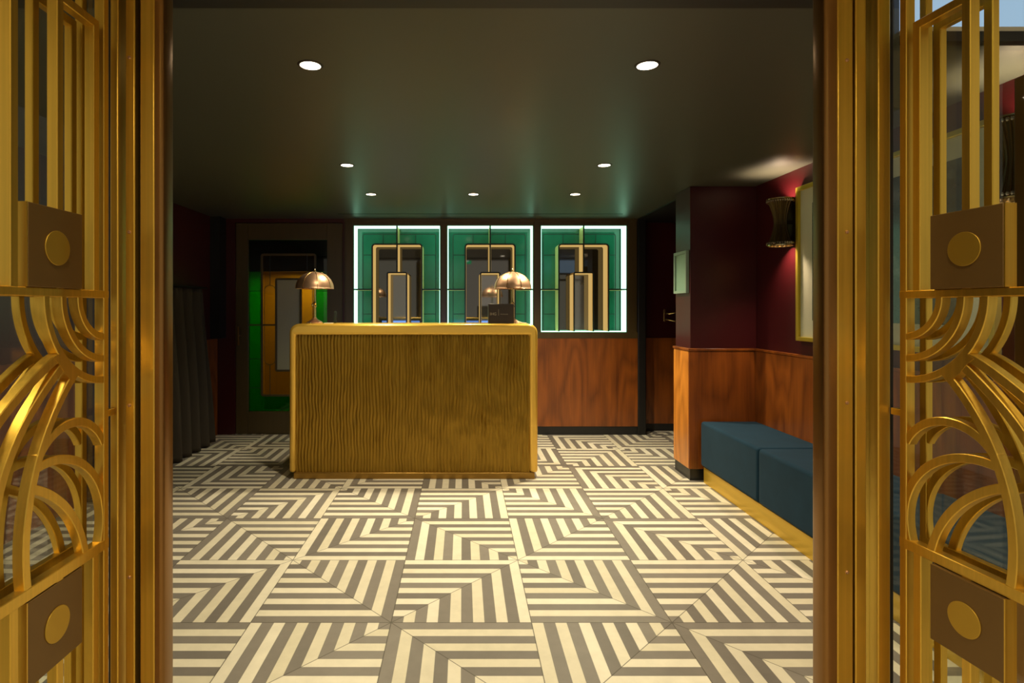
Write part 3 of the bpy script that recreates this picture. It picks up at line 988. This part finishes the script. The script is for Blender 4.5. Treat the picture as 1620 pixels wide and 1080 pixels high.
# ------------------------------------------------------------------ brass lattice door leaves standing open
def doorleaf(label, org, udir, ndir, du, proud):
    """udir: along the leaf away from its hinge; ndir: from its front face into its thickness"""
    O, U, N = Vector(org), Vector(udir).normalized(), Vector(ndir).normalized()
    root = empty('lattice_doorleaf', (org[0], org[1], 0), label, 'doorleaf', 'brass entrance door leaves')
    mp = lambda u, v, d: tuple(O + U * u + N * d + Vector((0, 0, v)))
    W = .70                                 # leaf width
    VT, VB = 1.374, .782                    # centres of the two cross bars
    bw = .0175

    def lattice(dd, th):
        """the pieces of one face of the leaf: name -> list of (path, width)"""
        out = {}
        out['stile'] = [([(.009, .012), (.009, 2.262)], .019), ([(W - .009, .012), (W - .009, 2.262)], .019)]
        out['crossbar'] = [([(.0, VT), (W, VT)], .018), ([(0, VB), (W, VB)], .025)]
        out['rail'] = [([(0, 2.25), (W, 2.25)], .024), ([(0, .03), (W, .03)], .04)]
        ub = []
        for m in (0, 1):
            fl = (lambda u: W - u) if m else (lambda u: u)
            ub.append(([(fl(.044), VT), (fl(.044), 2.0), (fl(.162), 2.0), (fl(.162), VT)], .020))
            ub.append(([(fl(.285), VT), (fl(.285), 2.24)], .020))
        ub.append(([(.162, 2.0), (.162, 2.24)], .020))
        ub.append(([(W - .162, 2.0), (W - .162, 2.24)], .020))
        out['upper_bars'] = ub
        lb = []
        for m in (0, 1):
            fl = (lambda u: W - u) if m else (lambda u: u)
            lb.append(([(fl(.046), VB), (fl(.046), .16), (fl(.162), .16), (fl(.162), VB)], .020))
            lb.append(([(fl(.285), VB), (fl(.285), .04)], .020))
        out['lower_bars'] = lb
        fw = []
        for m in (0, 1):
            fl = (lambda P: [(W - a, b) for a, b in P]) if m else (lambda P: P)
            for rr in (.092, .143, .193):
                fw.append((fl(arc(.008, 1.366, rr, 0, -90, 20)), .0165))
            # three fan ribs falling from the outer arc
            cpath = [p for p in arc(-.219, .86, .474, 46.5, -8.0, 26)]
            fw.append((fl(cpath), .0185))
            fw.append((fl(spline([(.138, 1.228), (.165, 1.208), (.2133, 1.1635), (.2575, 1.115), (.290, 1.065), (.318, 1.0), (.335, .90), (.340, VB)])), .019))
            fw.append((fl(spline([(.150, 1.240), (.180, 1.231), (.2254, 1.204), (.277, 1.167), (.315, 1.135), (.350, 1.10)])), .020))
            # three arches springing between stile and rib
            fw.append((fl([p for p in arc(.123, .974, .118, 155, 35, 26)]), .019))
            fw.append((fl(arc(.190, .846, .179, 201, 79, 26)), .019))
            fw.append((fl(arc(.343, .736, .2695, 171, 114, 22)), .019))
        out['fretwork'] = fw
        return out

    for face, (d0, d1) in (('', (0, .022)), ('rear_', (.052, .068))):
        for nm, items in lattice(d0, d1).items():
            eps = {'fretwork': .0004, 'upper_bars': .0008, 'lower_bars': .0008, 'crossbar': 0, 'stile': .0002, 'rail': .0006}[nm]
            if nm in ('fretwork', 'upper_bars', 'lower_bars'):
                w = MB()
                for kk, (path, wd) in enumerate(items):
                    w.sweep(path, wd, d0 + eps + .00012 * kk, d1 - .00012 * kk, mp, c=.0016)
                if nm == 'fretwork':
                    web = [(.104, 1.197), (.122, 1.180), (.136, 1.190), (.150, 1.203), (.163, 1.221), (.180, 1.236), (.162, 1.246), (.148, 1.238), (.128, 1.222)]
                    for m in (0, 1):
                        pw = [(W - a, b) for a, b in web] if m else web
                        w.prism(pw, lambda u, v: mp(u, v, d0 + .0002), lambda u, v: mp(u, v, d1 - .0005))
                o = w.build(face + nm, M['brass'], root)
            else:
                for path, wd in items:
                    w = MB()
                    w.sweep(path, wd, d0 + eps, d1, mp, c=.0016)
                    o = w.build(face + nm, M['brass'], root)
    w = MB()
    w.prism([(.004, .02), (W - .004, .02), (W - .004, 2.255), (.004, 2.255)], lambda u, v: mp(u, v, .036), lambda u, v: mp(u, v, .040))
    w.build('glass_pane', M['clear'], root)
    for (u0, u1, v0, v1, lb) in ((.088 + du, .246 + du, 1.3835, 1.549, 'upper'), (.088 + du, .246 + du, .600, .768, 'lower'), (W - .246 - du, W - .088 - du, 1.3835, 1.549, 'u'), (W - .246 - du, W - .088 - du, .600, .768, 'l')):
        w = MB()
        w.prism([(u0, v0), (u1, v0), (u1, v1), (u0, v1)], lambda u, v: mp(u, v, proud), lambda u, v: mp(u, v, proud + .026))
        b = w.build('square_block', M['brown_face'], root, bevel=.0015)
        tag(b, 'brown square block')
        uc, vc = (u0 + u1) / 2, (v0 + v1) / 2
        w = MB()
        pts = [(uc + .036 * cos(2 * pi * q / 48), vc + .036 * sin(2 * pi * q / 48)) for q in range(48)]
        w.prism(pts, lambda u, v: mp(u, v, proud - .0025), lambda u, v: mp(u, v, proud + .0002))
        o = w.build('disc', M['brass_face'], b, bevel=.0008)
        tag(o, 'flat gold disc')
        # bright brass edge strip of the block towards the leaf's free side
        w = MB()
        w.prism([(u1 + .0003, v0), (u1 + .003, v0), (u1 + .003, v1), (u1 + .0003, v1)], lambda u, v: mp(u, v, proud + .0004), lambda u, v: mp(u, v, proud + .026))
        tag(w.build('edge_strip', M['brass'], b), 'bright brass edge strip')
    vh = 1.0905
    w = MB()
    w.prism([(-.026, vh - .008), (.002, vh - .008), (.002, vh + .008), (-.026, vh + .008)], lambda u, v: mp(u, v, .001), lambda u, v: mp(u, v, .02))
    w.build('hinge', M['brass'], root, bevel=.001)
    return root


doorleaf('brass art deco lattice gate standing open on the curtain side of the entrance', (-.846, 1.360, 0), (0, -1, 0), (-1, 0, 0), .008, -.0012)
doorleaf('brass art deco lattice gate standing open on the picture side of the entrance', (1.050, 1.3675, 0), (.0995, -1, 0), (1, .0995, 0), 0, -.008)

# glazed side screens beyond the door leaves
for n_, (xa, xb, lab) in enumerate(((rx(1421) + .012, XR, 'clear glass side screen beside the right gate'), (XL, rx(162) - .002, 'clear glass side screen beside the left gate'))):
    root = empty('window_%d' % (n_ + 4), ((xa + xb) / 2, 1.44, 0), lab, 'window', None, 'structure')
    bx(xa, xb, 1.436, 1.442, .05, 2.284).build('glass_pane', M['clear'], root)
    bx(xa, xb, 1.42, 1.459, 0, .0495).build('bottom_rail', M['brass'], root)
xm = (1601 - CX) * 1.44 / F
root = bpy.data.objects['window_4']
bx(xm, xm + .05, 1.405, 1.435, .05, 1.92).box(xm + .05, XR, 1.405, 1.435, 1.88, 1.92).build('mullion', M['bronze'], root, bevel=.003)
tz = Z(55, 1.43)
bx(rx(1440), XR, 1.4195, 1.4345, tz + .012, 2.284).build('transom_pane', M['sky_glow'], root)
bx(rx(1440), XR, 1.41, 1.4345, tz - .025, tz - .0005).build('transom_rail', M['black'], root)
bx(rx(1440), XR, 1.412, 1.4345, tz, tz + .0115).build('transom_bead', M['white'], root)
bx(xm + .012, xm + .04, 1.3995, 1.4045, .05, 1.905).build('mullion_bead', M['brass'], root)

# ------------------------------------------------------------------ light
def area(name, loc, target, power, sx, sy, col):
    L = bpy.data.lights.new(name, 'AREA')
    L.shape = 'RECTANGLE'
    L.size, L.size_y = sx, sy
    L.energy = power
    L.color = col
    o = bpy.data.objects.new(name, L)
    COL.objects.link(o)
    o.location = loc
    o.rotation_euler = (Vector(target) - Vector(loc)).to_track_quat('-Z', 'Y').to_euler()
    return o


# sconce: up and down beams
spot('sconce_up', (sxc, syc, zm + .10), 24, 140, 1.0, (1, .72, .48), .03, (sxc + .02, syc, 3))
spot('sconce_down', (sxc, syc, zm - .10), 34, 115, 1.0, (1, .72, .48), .03, (sxc + .02, syc, 0))
spot('sconce_up', (sxc, 2.27, zm + .10), 24, 140, 1.0, (1, .72, .48), .03, (sxc + .02, 2.27, 3))
spot('sconce_down', (sxc, 2.27, zm - .10), 34, 115, 1.0, (1, .72, .48), .03, (sxc + .02, 2.27, 0))
# passage lamp
area('passage_lamp', (-1.9, 7.3, 1.78), (-1.9, 7.45, 0), 10, .9, .12, (1, .88, .45))
# unseen fill spots added above the camera to light the brass
for lx, ly, lp in ((-.60, .45, 50), (.73, .45, 50), (-1.75, .55, 60), (1.85, .55, 60), (-.6, -1.0, 70), (.73, -1.0, 70)):
    spot('added_brass_fill', (lx, ly, ZV - .02), lp * 1.5, 122, .9, (1, .84, .52), .09)

wd = bpy.data.worlds.new('World')
SC.world = wd
wd.use_nodes = True
bg = wd.node_tree.nodes['Background']
bg.inputs[0].default_value = (1.0, .88, .68, 1)
bg.inputs[1].default_value = .45

# ------------------------------------------------------------------ camera
cam = bpy.data.cameras.new('camera')
cam.sensor_width = 36
cam.lens = F / 1620 * 36
cam.shift_x = (810 - CX) / 1620
cam.shift_y = (CY - 540) / 1620
cam.clip_start = .02
co = bpy.data.objects.new('camera', cam)
COL.objects.link(co)
co.location = (0, 0, H)
co.rotation_euler = (pi / 2, 0, 0)
SC.camera = co
vs = SC.view_settings
vs.view_transform = 'Standard'
vs.look = 'None'
vs.gamma = 1
vs.use_curve_mapping = False
vs.exposure = 0
SC.cycles.use_denoising = True
SC.cycles.max_bounces = 10
SC.cycles.transparent_max_bounces = 16
